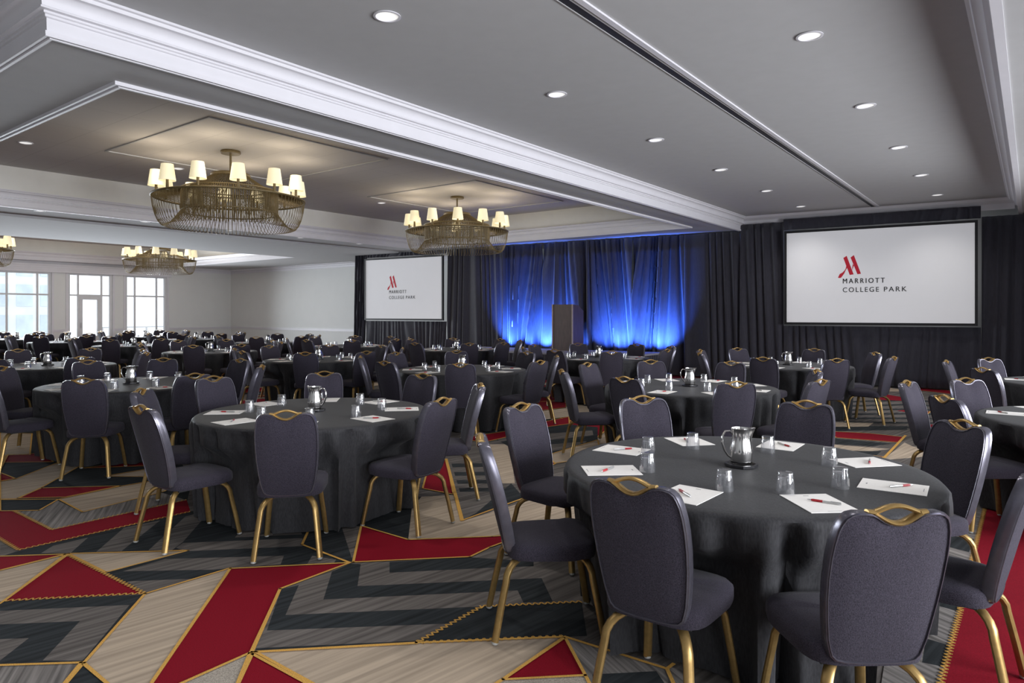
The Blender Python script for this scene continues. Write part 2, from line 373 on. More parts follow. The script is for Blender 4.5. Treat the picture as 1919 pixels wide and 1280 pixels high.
# ---- crown mouldings: profile (out from face, down from top)
def sweep(b, prof, path, closed=False):
    # path: list of (x,y); outward is to the right of travel; prof: list of (o, z)
    n = len(path); ring = []
    for i in range(n):
        p = Vector(path[i]); a = Vector(path[i - 1]) if (i > 0 or closed) else None; c = Vector(path[(i + 1) % n]) if (i < n - 1 or closed) else None
        nn = []
        if a is not None: t = (p - a).normalized(); nn.append(Vector((t.y, -t.x)))
        if c is not None: t = (c - p).normalized(); nn.append(Vector((t.y, -t.x)))
        if len(nn) == 2: m = (nn[0] + nn[1]); m = m / max(.2, m.dot(nn[0]))
        else: m = nn[0]
        ring.append([(p.x + m.x * o, p.y + m.y * o, z) for o, z in prof])
    k = len(prof); vs = [q for r in ring for q in r]; fs = []
    for i in range(n if closed else n - 1):
        j = (i + 1) % n
        for q in range(k - 1): fs.append((i * k + q, j * k + q, j * k + q + 1, i * k + q + 1))
    b.add(vs, fs)
def crown_prof(zt, zb, pr):
    h = zt - zb
    P_ = [(pr, zt), (pr, zt - .06 * h), (pr * .88, zt - .08 * h), (pr * .84, zt - .14 * h)]
    for k in range(7):
        a = pi / 2 * k / 6; P_.append((pr * (.82 - .42 * sin(a)), zt - h * (.16 + .28 * (1 - cos(a)))))
    P_ += [(pr * .46, zt - .46 * h), (pr * .46, zt - .50 * h), (pr * .30, zt - .52 * h), (pr * .30, zt - .57 * h), (pr * .22, zt - .59 * h), (pr * .22, zt - .64 * h), (pr * .14, zt - .66 * h), (pr * .12, zb + .03 * h), (pr * .2, zb + .015), (pr * .2, zb - .012), (-.02, zb - .012), (-.02, zb + .003)]
    return P_
b = MB(); sweep(b, crown_prof(ZC, ZS, .16), [(XL, SY), (SX, SY), (SX, YB)])   # outward is to the right of travel
struct(b.build('trim_3', M['trim'], smooth=25))
b = MB(); b.box(SX - .05, SX + .001, SY + .05, YB, ZS + .03, ZC); b.box(XL, SX, SY - .001, SY + .05, ZS + .03, ZC); struct(b.build('trim_4', M['trim']))
b = MB(); sweep(b, crown_prof(ZC, ZS, .22), [(RX, YB), (RX, YF)])
struct(b.build('trim_5', M['trim'], smooth=25))
b = MB(); b.box(RX - .001, RX + .05, YF, YB, ZS + .03, ZC); struct(b.build('trim_6', M['trim']))
def bead(b, z, w=.05, h=.03):
    return [(0, z + .01), (0, z - h), (w * .35, z - h), (w * .45, z - h * .4), (w * .62, z - h * .4), (w * .7, z - h * .9), (w, z - h * .9), (w, z + .01)]
for c in (C1, C2):
    b = MB(); x0, x1, y0, y1 = c
    # crown inside the coffer and beads on the edge
    sweep(b, crown_prof(ZS + .27, ZS, .11), [(x0, y0), (x0, y1), (x1, y1), (x1, y0)], True)
    b2 = MB(); sweep(b2, [(-o, z) for o, z in bead(b, ZS, .075, .035)], [(x0, y0), (x0, y1), (x1, y1), (x1, y0)], True)
    b2.f = [f[::-1] for f in b2.f]; b.add(b2.v, b2.f)
    struct(b.build('trim_7', M['trim'], smooth=25))
b = MB(); sweep(b, [(-o, z) for o, z in bead(b, ZS, .06, .025)], [(SX - .03, YB), (SX - .03, SY + .03), (XL, SY + .03)]); b.f = [f[::-1] for f in b.f]
struct(b.build('trim_8', M['trim'], smooth=25))
# partition track slot in the flat ceiling
b = MB(); b.box(-2.63, -2.58, YF, YB - .9, ZC - .016, ZC, 0); b.box(-2.735, -2.665, YF, YB - .9, ZC - .004, ZC, 1); b.box(-2.665, -2.63, YF, YB - .9, ZC - .008, ZC, 2); b.box(-2.745, -2.735, YF, YB - .9, ZC - .008, ZC, 2)
struct(b.build('trim_9', [M['trim'], M['slot'], M['ceiling']]))
# cornice strip at the far end of the flat ceiling
b = MB()
for xa, xb in ((SX + .05, RX - .1),):
    ya, yb = cy_(xa) + .10, cy_(xb) + .10
    b.add([(xa, ya - .16, ZC), (xb, yb - .16, ZC), (xb, yb - .12, ZC - .05), (xa, ya - .12, ZC - .05), (xa, ya - .03, ZC - .10), (xb, yb - .03, ZC - .10), (xb, yb, ZC - .22), (xa, ya, ZC - .22)], [(1, 0, 3, 2), (2, 3, 4, 5), (5, 4, 7, 6)])
struct(b.build('trim_10', M['trim']))

# ---- walls
def wallbox(name, x0, x1, y0, y1, z0, z1, m='wall'):
    return struct(MB().box(x0, x1, y0, y1, z0, z1).build(name, M[m]))
wallbox('wall_back', XL - .3, XR + .3, YB, YB + .2, -.1, ZK)
wallbox('wall_front', XL - .3, XR + .3, YF - .2, YF, -.1, ZK)
# window openings in the left wall (y0,y1) and unseen ones in the right wall, added for side light
WL = [(2.6, 5.0), (5.6, 7.6), (8.15, 9.98), (10.52, 12.12), (12.60, 14.28)]
WZ0, WZ1 = .28, 3.12
def holed(name, x0, x1, holes, z0, z1):
    b = MB(); y = YF
    for a, c in holes:
        b.box(x0, x1, y, a, -.1, ZK); b.box(x0, x1, a, c, -.1, z0); b.box(x0, x1, a, c, z1, ZK); y = c
    b.box(x0, x1, y, YB, -.1, ZK); return struct(b.build(name, M['wall']))
holed('wall_left', XL - .25, XL, WL, WZ0, WZ1)
WR = [(-2.6, -.2), (1.4, 4.4), (5.6, 8.6), (9.8, 12.8)]
holed('wall_right', XR, XR + .25, WR, .6, 3.2)
def bar(b, x0, x1, ya, yb, za, zb): b.box(x0, x1, ya, yb, za, zb)
for n, (a, c) in enumerate(WL + WR):
    left = n < len(WL); x = XL - .14 if left else XR + .06; z0, z1 = (WZ0, WZ1) if left else (.6, 3.2)
    b = MB(); w = .05
    for ya, yb in ((a, a + .09), (c - .09, c)): b.box(x, x + .10, ya, yb, z0, z1)
    b.box(x, x + .10, a + .09, c - .09, z0, z0 + .1); b.box(x, x + .10, a + .09, c - .09, z1 - .08, z1)
    L = c - a
    for fr in (.24, .76): b.box(x + .02, x + .08, a + fr * L - .03, a + fr * L + .03, z0 + .1, z1 - .08)
    zt = z0 + (z1 - z0) * .70
    segs = [a + .09, a + .24 * L - .03, a + .24 * L + .03, a + .76 * L - .03, a + .76 * L + .03, c - .09]
    for k in (0, 2, 4): b.box(x + .02, x + .08, segs[k], segs[k + 1], zt - .03, zt + .03)
    o = struct(b.build('window_%d' % (n + 1), M['winframe']))
    MB().add([(x + .05, a + .05, z0 + .05), (x + .05, c - .05, z0 + .05), (x + .05, c - .05, z1 - .04), (x + .05, a + .05, z1 - .04)], [(0, 1, 2, 3)]).build('window_pane', M['pane'], o)
    if left:   # casing on the room side
        b = MB(); b.box(XL - .001, XL + .03, a - .07, a, z0 - .02, z1 + .05); b.box(XL - .001, XL + .03, c, c + .07, z0 - .02, z1 + .05); b.box(XL - .001, XL + .06, a - .07, c + .07, z0 - .08, z0 - .02)
        b.build('window_casing', M['trim'], o)
    if n == 3:
        d = MB(); da, dc = a + .24 * L + .03, a + .76 * L - .03; zz = zt - .03
        d.box(x + .01, x + .09, da, da + .12, z0 + .1, zz); d.box(x + .01, x + .09, dc - .12, dc, z0 + .1, zz); d.box(x + .01, x + .09, da + .12, dc - .12, zz - .14, zz); d.box(x + .01, x + .09, da + .12, dc - .12, z0 + .1, z0 + .4)
        dd = struct(d.build('door_1', M['winframe']))
        MB().box(x + .09, x + .13, da + .04, da + .08, 1.0, 1.2).build('door_handle', M['silver'], dd)
# white board over the windows and mouldings on the walls
b = MB(); b.box(XL, XL + .14, 2.2, 14.42, 3.10, 3.34); b.box(XL, XL + .18, 2.2, 14.44, 3.34, 3.38); b.box(XL, XL + .16, 2.2, 14.43, 3.18, 3.195); b.box(XL, XL + .16, 2.2, 14.43, 3.255, 3.27)
struct(b.build('trim_11', M['trim']))
b = MB(); sweep(b, crown_prof(ZS, ZS - .17, .15), [(XL, SY), (XL, YB), (-14, YB)]); struct(b.build('trim_12', M['trim'], smooth=25))
b = MB()
for za, zb, o in ((.86, .90, .02), (.90, .94, .035), (.94, .955, .045)):
    b.box(-29.3, -17, YB - o, YB, za, zb)
    ys = [YF, 2.53] + [q for w_ in WL for q in (w_[0] - .07, w_[1] + .07)][1:] + [YB]
    ys = [5.07, 5.53, 7.67, 8.08, 10.05, 10.45, 12.19, 12.53, 14.35, YB]
    for k in range(0, len(ys), 2): b.box(XL, XL + o, ys[k], ys[k + 1], za, zb)
struct(b.build('trim_13', M['trim']))
struct(MB().box(XL, -14, YB - .02, YB, 0, .16).build('baseboard_back', M['trim'])); struct(MB().box(XL, XL + .02, YF, YB - .02, 0, .16).build('baseboard_left', M['trim']))

# ---- outside the windows
struct(MB().box(-80, XL - .26, -30, 60, -.3, -.12).build('floor', M['patio']))
t = thing('building', 'pale blue low building seen through the left window', 'building', (-44, 12.5, -.12))
MB().box(-3, 3, -2.6, 2.0, 0, 5.2).build('wall_block', M['ext'], t)
for k in range(4):
    for q in range(3): MB().box(3, 3.05, -2.2 + k * 1.05, -1.5 + k * 1.05, .5 + q * 1.55, 1.6 + q * 1.55).build('window', M['extglass'], t)
t = thing('patio_railing', 'pale railing on the patio outside the glass door', 'railing', (-34, 16.6, -.12))
MB().box(-.03, .03, -3, 3, 1.0, 1.06).build('top_rail', M['winframe'], t); MB().box(-.03, .03, -3, 3, .55, .6).build('middle_rail', M['winframe'], t)
for k in range(7): MB().box(-.03, .03, -3 + k * .98, -2.94 + k * .98, 0, 1.0).build('post', M['winframe'], t)

# ------------------------------------------------------------------ drapes
def drape(name, xa, xb, z0, z1, label, amp=.06, per=.20, off=0.0, seed=0, wander=.5, rows=9, big=.015):
    rg = random.Random(seed); xa += .006; xb -= .006; n = max(8, int((xb - xa) / .02)); b = MB()
    ph = [rg.uniform(0, 6.28) for _ in range(6)]
    # irregular folds: phase warped along the width
    ca, sa = cos(CA), sin(CA); vs = []
    for j in range(rows + 1):
        f = j / rows; z = z0 + (z1 - z0) * f
        for i in range(n + 1):
            x = (xb - xa) * i / n
            w = x + (1 - f) * wander * .25 * sin(x * 1.9 + ph[0]) + .10 * sin(x * 3.1 + ph[1]) + .06 * sin(x * 7.3 + ph[2])
            a = amp * (.45 + .55 * (.5 + .5 * sin(x * 1.3 + ph[3]))) * (.75 + .45 * (1 - f))
            q = sin(2 * pi * w / per)
            y = a * (q * .75 + .25 * sin(2 * pi * w / (per * .53) + ph[4])) + big * sin(2 * pi * w / .66 + ph[4]) * (1 - .6 * f) + .02 * sin(2 * pi * x / 1.7 + ph[5]) * (1 - f)
            X = xa + x * 1.0; vs.append((X, cy_(X) + off + y, z))
    fs = []
    for j in range(rows):
        for i in range(n): k = j * (n + 1) + i; fs.append((k, k + 1, k + n + 2, k + n + 1))
    b.add(vs, fs)
    o = b.build(name, M['drape'], smooth=80); tag(o, label, 'drape', None)
    md = o.modifiers.new('thickness', 'SOLIDIFY'); md.thickness = .006
    return o
S1 = (-17.42, -14.27, 1.40, 3.30); S2 = (-4.43, -.91, 1.37, 3.38)     # two screens x0,x1,z0,z1
DT = ZS - .03; DR = ZC - .13
drape('drape', -18.06, S1[0] - .10, .03, DT, 'narrow black drape at the left end beside the small screen', seed=1)
drape('drape', S1[0] - .10, S1[1] + .10, S1[3] + .09, DT, 'short black valance drape above the small screen', amp=.025, per=.16, seed=2, off=-.02, rows=4)
drape('drape', S1[0] - .10, S1[1] + .10, .03, S1[2] - .08, 'pleated black skirt drape below the small screen', amp=.035, per=.17, seed=3, off=-.02, rows=5)
drape('drape', S1[1] + .10, -12.15, .03, DT, 'black drape between the small screen and the blue lit drapes', amp=.045, per=.2, seed=4)
for k in range(4):
    a, c = -12.15 + 1.325 * k, -12.15 + 1.325 * (k + 1)
    drape('drape', a, c, .03, DT, ['blue lit drape furthest left behind the stage', 'blue lit drape directly left of and behind the lectern', 'blue lit drape just right of the lectern', 'blue lit drape furthest right, at the end of the stage'][k], amp=.07, per=.165, seed=15 + k, wander=1.5, big=.11)
drape('drape', -6.85, -5.5, .03, DT, 'black drape just right of the blue lit drapes, under the soffit', amp=.05, per=.2, seed=9)
drape('drape', -5.5, S2[0] - .10, .03, DR - .06, 'black drape at the left side of the large screen', amp=.045, per=.18, seed=10)
drape('drape', S2[0] - .10, S2[1] + .10, S2[3] + .09, DR, 'short black valance drape above the large screen', amp=.02, per=.22, seed=11, off=-.02, rows=4)
drape('drape', S2[0] - .10, S2[1] + .10, .03, S2[2] - .08, 'pleated black skirt drape below the large screen', amp=.045, per=.2, seed=12, off=-.02, rows=6)
drape('drape', S2[1] + .10, 3.2, .03, DR - .05 if False else ZS - .04, 'black drape at the far right edge beside the large screen', amp=.05, per=.24, seed=13)

# ------------------------------------------------------------------ screens
LOGO_STEMS = [[(0, 0), (75, -45), (235, 370), (145, 380)], [(165, -5), (240, -55), (400, 360), (320, 368)], [(205, 215), (215, 140), (240, 175), (200, 280)],
              ]
LOGO_TAIL = [(70, 165), (52, 240), (20, 285), (-25, 325), (-85, 355), (-125, 435), (-90, 442), (-55, 438), (-20, 395), (20, 345), (55, 270), (90, 215)]
def text_mesh(body, size, bold=0.0, space=1.0):
    cu = bpy.data.curves.new('lettering', 'FONT'); cu.body = body; cu.size = size; cu.space_character = space; cu.offset = bold; cu.extrude = .001
    o = bpy.data.objects.new('tmp', cu); COL.objects.link(o)
    dg = bpy.context.evaluated_depsgraph_get(); me = bpy.data.meshes.new_from_object(o.evaluated_get(dg))
    bpy.data.objects.remove(o); me.name = 'lettering'; return me
def fit_text(body, x0, x1, z0, z1, bold, parent, nm='lettering', space=1.25):
    me = text_mesh(body, 1.0, 0, space)
    if bold:
        b = MB(); vv = [v.co.copy() for v in me.vertices]; ff = [tuple(q.vertices) for q in me.polygons]
        for dx in (-bold, 0, bold): b.add([(v.x + dx, v.y, v.z) for v in vv], ff)
        me = b.mesh('lettering', M['ink'])
    xs = [v.co.x for v in me.vertices]; ys = [v.co.y for v in me.vertices]
    sx = (x1 - x0) / (max(xs) - min(xs)); sy = (z1 - z0) / (max(ys) - min(ys)); mx, my = min(xs), min(ys)
    for v in me.vertices: v.co = ((v.co.x - mx) * sx + x0, -.018 - v.co.z * .5, (v.co.y - my) * sy + z0)
    me.materials.clear(); me.materials.append(M['ink']); return link(nm, me, parent)
def screen(x0, x1, z0, z1, label):
    w = (x1 - x0) / cos(CA); h = z1 - z0; xc = (x0 + x1) / 2
    t = thing('projection_screen', label, 'screen', (xc, cy_(xc) - .11, z0), CA)
    MB().box(-w / 2, w / 2, -.012, .0, 0, h).build('screen_surface', M['screen'], t)
    b = MB(); e = .05
    b.box(-w / 2 - e, -w / 2, -.03, .03, -e, h + e); b.box(w / 2, w / 2 + e, -.03, .03, -e, h + e); b.box(-w / 2, w / 2, -.03, .03, -e, 0); b.box(-w / 2, w / 2, -.03, .03, h, h + e)
    b.build('screen_frame', M['frame'], t)
    k = w / 1300.0; kz = h / 645.0           # lay-out of the artwork on the surface
    X = lambda p: (p) * k - w / 2; Z = lambda q: h - q * kz
    # logo strokes
    lg = MB(); sc = 0.3145
    for poly in LOGO_STEMS + [LOGO_TAIL]:
        pts = [(X(428 + px * sc), Z(194 + py * sc * 1.0)) for px, py in poly]
        ar = sum(pts[i][0] * pts[(i + 1) % len(pts)][1] - pts[(i + 1) % len(pts)][0] * pts[i][1] for i in range(len(pts)))
        if ar < 0: pts = pts[::-1]
        n = len(pts); lg.add([(x, -.0145, z) for x, z in pts], [tuple(range(n))])
    lg.build('logo', M['logo_red'], t)
    fit_text('MARRIOTT', X(424), X(720), Z(372), Z(338), .016, t, space=1.4)
    fit_text('COLLEGE', X(424), X(680), Z(433), Z(400), .004, t, space=1.3); fit_text('PARK', X(714), X(868), Z(432), Z(400), .004, t, space=1.3)
    return t
screen(*S1, 'small white projection screen with a red logo at the left')
screen(*S2, 'large white projection screen with a red logo at the right')

# ------------------------------------------------------------------ stage and lectern
SX0, SX1 = -13.3, -7.2
def stage():
    t = thing('stage', 'low grey topped stage with dark skirt before the blue drapes', 'stage', ((SX0 + SX1) / 2, 14.75, 0), CA * 0)
    a = (SX1 - SX0) / 2
    yb0, yb1 = cy_(SX0) - .32 - 14.75, cy_(SX1) - .32 - 14.75; yf = -1.0
    MB().prism([(-a, yf), (a, yf), (a, yb1), (-a, yb0)], .57, .61).build('deck', M['deck'], t)
    b = MB(); vs = []; path = [(-a, yb0), (-a, yf), (a, yf), (a, yb1)]; P_ = []
    for (xa, ya), (xb, yb) in zip(path[:-1], path[1:]):
        L = math.hypot(xb - xa, yb - ya); n = int(L / .03); nx, ny = (yb - ya) / L, -(xb - xa) / L
        for i in range(n):
            f = i / n; w = .012 * sin(2 * pi * f * L / .12); P_.append((xa + (xb - xa) * f + nx * (w + .02) * 1, ya + (yb - ya) * f + ny * (w + .02)))
    n = len(P_); b.add([(x, y, 0.0) for x, y in P_] + [(x, y, .57) for x, y in P_], [(i, i + 1, n + i + 1, n + i) for i in range(n - 1)])
    b.build('stage_skirt', M['drape'], t, smooth=60)
stage()
def lectern():
    t = thing('lectern', 'tall brown wooden lectern standing on the stage', 'lectern', (-9.66, 14.85, .61), R(-2))
    W, D, Hf, Hb = .31, .52, 1.19, 1.02
    MB().box(-W, W, 0, .03, .04, Hf).build('front_panel', M['lectern'], t)
    for sx in (-1, 1):
        b = MB(); x0, x1 = (W - .025, W) if sx > 0 else (-W, -W + .025)
        pr = [(.03, .04), (D, .04), (D, Hb), (.30, Hf - .03), (.03, Hf)]
        n = len(pr); b.add([(x0, y, z) for y, z in pr] + [(x1, y, z) for y, z in pr], [tuple(range(n - 1, -1, -1)), tuple(range(n, 2 * n))] + [(i, (i + 1) % n, n + (i + 1) % n, n + i) for i in range(n)])
        b.build('side_panel', M['lectern'], t)
        e = MB(); e.box(sx * W - .015, sx * W + .015, -.012, .018, .04, Hf + .004); e.build('corner_strip', M['lectern_edge'], t)
    b = MB(); b.add([(-W, .03, Hf), (W, .03, Hf), (W, .30, Hf - .03), (-W, .30, Hf - .03), (W, D, Hb), (-W, D, Hb)], [(0, 1, 2, 3), (3, 2, 4, 5)]); b.build('reading_top', M['lectern'], t)
    MB().box(-W - .02, W + .02, -.02, D + .02, 0, .04).build('base', M['lectern'], t)
    MB().box(-W + .025, W - .025, .05, D - .03, .55, .57).build('shelf', M['lectern'], t)
lectern()

# ------------------------------------------------------------------ chandelier
def chandelier():
    t = thing('chandelier', '', 'chandelier')
    ZR, RR = -.80, 1.17                        # rim below the ceiling
    MB().lathe([(.02, -.05), (.15, -.05), (.16, -.03), (.15, 0)], 28).build('canopy', M['bronze'], t, 30)
    MB().lathe([(.018, -.40), (.018, -.05)], 12).build('stem', M['bronze'], t, 30)
    MB().lathe([(.05, -.37), (.30, -.38), (.31, -.40), (.30, -.44), (.05, -.44)], 32).build('hub', M['bronze'], t, 30)
    b = MB(); N = 96
    b.tube([(RR * cos(2 * pi * i / 64), RR * sin(2 * pi * i / 64), ZR) for i in range(65)], .016, 6, caps=False)
    b.tube([(.74 * cos(2 * pi * i / 48), .74 * sin(2 * pi * i / 48), -.66) for i in range(49)], .012, 6, caps=False)
    b.tube([(.74 * cos(2 * pi * i / 48), .74 * sin(2 * pi * i / 48), -1.02) for i in range(49)], .01, 6, caps=False)
    b.build('rim', M['bronze'], t, 40)
    b = MB()
    for k in range(120):                        # roof strands
        a = 2 * pi * k / 120; ca, sa = cos(a), sin(a)
        pts = []
        for j in range(6):
            f = j / 5; r = .30 + (RR - .30) * f; z = -.43 + (ZR + .43) * f - .075 * sin(pi * f)
            pts.append((r * ca, r * sa, z))
        b.tube(pts, .0058, 4, caps=False)
    o = b.build('roof_strands', M['bronze'], t, 50); o['kind'] = 'stuff'
    b = MB()
    for k in range(N):                         # hanging swags, rim -> low -> inner ring
        a = 2 * pi * (k + .5) / N; ca, sa = cos(a), sin(a); pts = []
        for j in range(11):
            f = j / 10; r = RR + (.74 - RR) * (f ** 1.25); z = ZR + (-1.02 - ZR) * f - .37 * sin(pi * f ** .85)
            pts.append((r * ca, r * sa, z))
        b.tube(pts, .0045, 4, caps=False)
    o = b.build('bead_swags', M['bronze'], t, 50); o['kind'] = 'stuff'
    b = MB()
    for k in range(144):
        a = 2 * pi * k / 144; ca, sa = cos(a), sin(a)
        b.tube([(.74 * ca, .74 * sa, -.66), (.745 * ca, .745 * sa, -.85), (.74 * ca, .74 * sa, -1.04 - .03 * (k % 3))], .0062, 4, caps=False)
        if k % 2: b.tube([(.56 * ca, .56 * sa, -.64), (.56 * ca, .56 * sa, -1.10)], .006, 4, caps=False)
    b.tube([(.56 * cos(2 * pi * i / 48), .56 * sin(2 * pi * i / 48), -.64) for i in range(49)], .01, 6, caps=False)
    o = b.build('inner_bead_curtain', M['bronze'], t, 50); o['kind'] = 'stuff'
    for k in range(12):
        a = 2 * pi * k / 12 + .09; x, y = 1.09 * cos(a), 1.09 * sin(a)
        c = MB().lathe([(.016, ZR - .0), (.022, ZR + .04), (.020, ZR + .17)], 10, x, y).build('candle_arm', M['bronze'], t, 40)
        s = MB(); s.lathe([(.122, ZR + .135), (.087, ZR + .385)], 24, x, y, caps=False); s.lathe([(.118, ZR + .137), (.084, ZR + .383)], 24, x, y, caps=False)
        s.build('lamp_shade', M['shade'], c, 40)
    return t
ch0 = chandelier()
LL = ['large bronze bead chandelier with cream shades hanging nearest, upper left', 'bronze bead chandelier hanging before the small screen and blue drapes', 'bronze bead chandelier cut off at the left edge', 'small far bronze bead chandelier hanging before the windows']
for k, (x, y) in enumerate(LAMPS):
    o = ch0 if k == 0 else copy_tree(ch0)
    o.location = (x, y, ZK); o.rotation_euler.z = .13 * k; o['label'] = LL[k]; o['group'] = 'bead chandeliers in the ceiling coffers'

# ------------------------------------------------------------------ downlights
def downlight():
    t = thing('downlight', '', 'ceiling light')
    MB().lathe([(.105, -.004), (.105, -.010), (.088, -.012), (.084, -.004)], 28, caps=False).build('trim_ring', M['trim'], t, 30)
    MB().lathe([(.0005, -.004), (.086, -.004)], 28, caps=False).build('lens', M['lens'], t, 30)
    return t
dl = None
def put_light(x, y, z, label, group, e=26, big=1.0):
    global dl
    if dl is None: dl = o = downlight()
    else: o = copy_tree(dl)
    o.location = (x, y, z); o['label'] = label; o['group'] = group; o.scale = (big, big, 1)
    if e:
        L = bpy.data.lights.new('downlight_beam', 'SPOT'); L.energy = e; L.spot_size = R(125); L.spot_blend = .9; L.shadow_soft_size = .09; L.color = (1, .965, .92)
        lo = bpy.data.objects.new('downlight_beam', L); COL.objects.link(lo); lo.location = (x, y, z - .03)
words = ['nearest', 'second', 'third', 'fourth', 'fifth', 'sixth']
SPOT_E = 70
for k in range(6): put_light(-3.92, 3.58 + 2.345 * k, ZC, '%s recessed downlight of the row left of the ceiling track' % words[k], 'downlights in the flat ceiling', SPOT_E)
put_light(-3.92, 1.24, ZC, 'recessed downlight above the frame, left of the track', 'downlights in the flat ceiling', SPOT_E)
for k in range(5): put_light(-1.45, 5.93 + 2.365 * k, ZC, '%s recessed downlight of the row right of the ceiling track' % words[k], 'downlights in the flat ceiling', SPOT_E)
put_light(-1.45, 3.56, ZC, 'recessed downlight above the frame, right of the track', 'downlights in the flat ceiling', SPOT_E)
cw = ['left of the nearest chandelier', 'behind the nearest chandelier', 'between the two near chandeliers', 'behind the second chandelier']
for k, y in enumerate((3.92, 6.32, 11.28, 13.74)): put_light(-12.55, y, ZK, 'recessed downlight in the coffer %s' % cw[k], 'downlights in the coffer', SPOT_E * 1.1)
for k in range(5): put_light(-15.14, 4.96 + 1.955 * k, ZS, '%s small downlight under the beam beyond the near coffer' % words[k], 'downlights under the beam', SPOT_E * .8, .9)

# ------------------------------------------------------------------ banquet chair
def chair_outline(n_side=9):
    # right half from bottom centre to top centre (x, z)
    pts = [(0, .398), (.06, .398), (.115, .401), (.145, .408), (.162, .424), (.171, .45)]
    for f, w in ((.16, .181), (.28, .191), (.42, .2), (.56, .205), (.70, .2055), (.80, .202), (.88, .195)): pts.append((w, .398 + f * .555))
    pts += [(.186, .914), (.177, .931), (.162, .943), (.14, .949), (.115, .949), (.092, .945), (.075, .937), (.055, .924), (.03, .914)]
    top = (0, .911)
    full = pts + [top] + [(-x, z) for x, z in reversed(pts[1:])]
    return [(x * .955, z) for x, z in full]
def back_y(z, x=0): return -.205 - (z - .398) * .19 - .035 * ((z - .398) / .555) ** 2 + .35 * x * x
def puff(b, out, side, base, bulge, rings=5):
    cx, cz = 0, .68; n = len(out); vs = []; fs = []
    for k in range(rings):
        f = 1 - k / rings; e = sin(pi / 2 * (1 - f) ** .55) if k else 0
        for x, z in out:
            X, Z = x * f, cz + (z - cz) * f; vs.append((X, back_y(Z, X) + side * (base + bulge * e), Z))
    vs.append((0, back_y(cz) + side * (base + bulge), cz))
    for k in range(rings - 1):
        for i in range(n): j = (i + 1) % n; q = (k * n + i, k * n + j, (k + 1) * n + j, (k + 1) * n + i); fs.append(q if side < 0 else q[::-1])
    for i in range(n): j = (i + 1) % n; q = ((rings - 1) * n + i, (rings - 1) * n + j, rings * n); fs.append(q if side < 0 else q[::-1])
    b.add(vs, fs)
def make_chair():
    t = thing('banquet_chair', '', 'chair')
    # seat cushion
    b = MB(); n = 44; prof = [(.90, .384), (.985, .389), (1.0, .402), (1.0, .434), (.985, .449), (.93, .463), (.72, .473), (.40, .480), (.15, .482)]
    vs = []; fs = []
    def out(a):
        x, y = cos(a), sin(a); p = 5.0; r = (abs(x) ** p + abs(y) ** p) ** (-1 / p)
        X, Y = x * r, y * r
        return (X * (.205 + .03 * (Y + 1) / 2), Y * .215 + .0 + .012 * (1 - X * X) * (1 if Y > 0 else -.3))
    for f, z in prof:
        for i in range(n): X, Y = out(2 * pi * i / n); vs.append((X * f, Y * f, z + .006 * (Y > .1)))
    for k in range(len(prof) - 1):
        for i in range(n): j = (i + 1) % n; fs.append((k * n + i, k * n + j, (k + 1) * n + j, (k + 1) * n + i))
    fs.append(tuple(range(n - 1, -1, -1))); q = (len(prof) - 1) * n; fs.append(tuple(range(q, q + n)))
    b.add(vs, fs); b.build('seat', M['fabric'], t, 50)
    MB().box(-.16, .16, -.17, .15, .374, .386).build('seat_pan', M['pan'], t)
    # backrest
    o = chair_outline(); ins = [(x * .955, .68 + (z - .68) * .97) for x, z in o]
    b = MB(); puff(b, ins, -1, .020, .012); puff(b, ins, 1, .020, .022); b.build('backrest', M['fabric'], t, 60)
    b = MB(); n = len(o); ring = []
    prof = [(.945, .962, -.018), (.955, .970, -.0265), (.968, .978, -.0265), (.974, .982, -.021), (.992, .994, -.021), (1.0, 1.0, -.014), (1.004, 1.003, 0), (1.0, 1.0, .014), (.992, .994, .021), (.974, .982, .021), (.968, .978, .0265), (.955, .970, .0265), (.945, .962, .018)]
    vs = []; fs = []
    for fx, fz, dy in prof:
        for x, z in o:
            X, Z = x * fx, .68 + (z - .68) * fz; vs.append((X, back_y(Z, X) + dy, Z))
    for k in range(len(prof) - 1):
        for i in range(n): j = (i + 1) % n; fs.append((k * n + i, (k + 1) * n + i, (k + 1) * n + j, k * n + j)[::-1])
    b.add(vs, fs); b.build('back_frame', M['piping'], t, 40)
    # handle: an eye shaped loop
    b = MB(); lo, up = [], []
    for i in range(13):
        f = i / 12; x = -.078 + .156 * f; e = sin(pi * f) ** 1.15
        lo.append((x, back_y(.945) - .0, .944 - .034 * e)); up.append((x, back_y(.945) - .0, .944 + .022 * e))
    b.tube(lo, .0085, 8, sx=1.0, sy=2.4); b.tube(up, .0078, 8, sx=1.0, sy=1.9)
    for sx in (-1, 1): b.tube([(sx * .074, back_y(.945), .944), (sx * .098, back_y(.95), .949)], [.013, .009], 8, sx=.8, sy=1.5)
    b.build('handle', M['gold'], t, 50)
    for sx in (-1, 1):
        for sy, y0, y1 in ((-1, -.135, -.285), (1, .13, .245)):
            xa, xb = .10, .203; pts = [(sx * xa * .8, y0 * .8, .380)]
            for k in range(6):
                a = pi / 2 * k / 5; f = sin(a); pts.append((sx * (xa + (.172 - xa) * f), y0 + (y1 * .80 - y0) * f, .380 - .095 * (1 - cos(a))))
            pts += [(sx * (.172 + (xb - .172) * .5), y1 * .9, .155), (sx * xb, y1, .012)]
            l = MB().tube(pts, .0185, 10, sx=.85, sy=1.1).build('leg', M['gold'], t, 40)
            MB().lathe([(.013, 0), (.0165, .004), (.0165, .012), (.013, .018)], 12, sx * xb, y1).build('foot_glide', M['glide'], l, 30)
    return t
CH = make_chair(); used = [False]

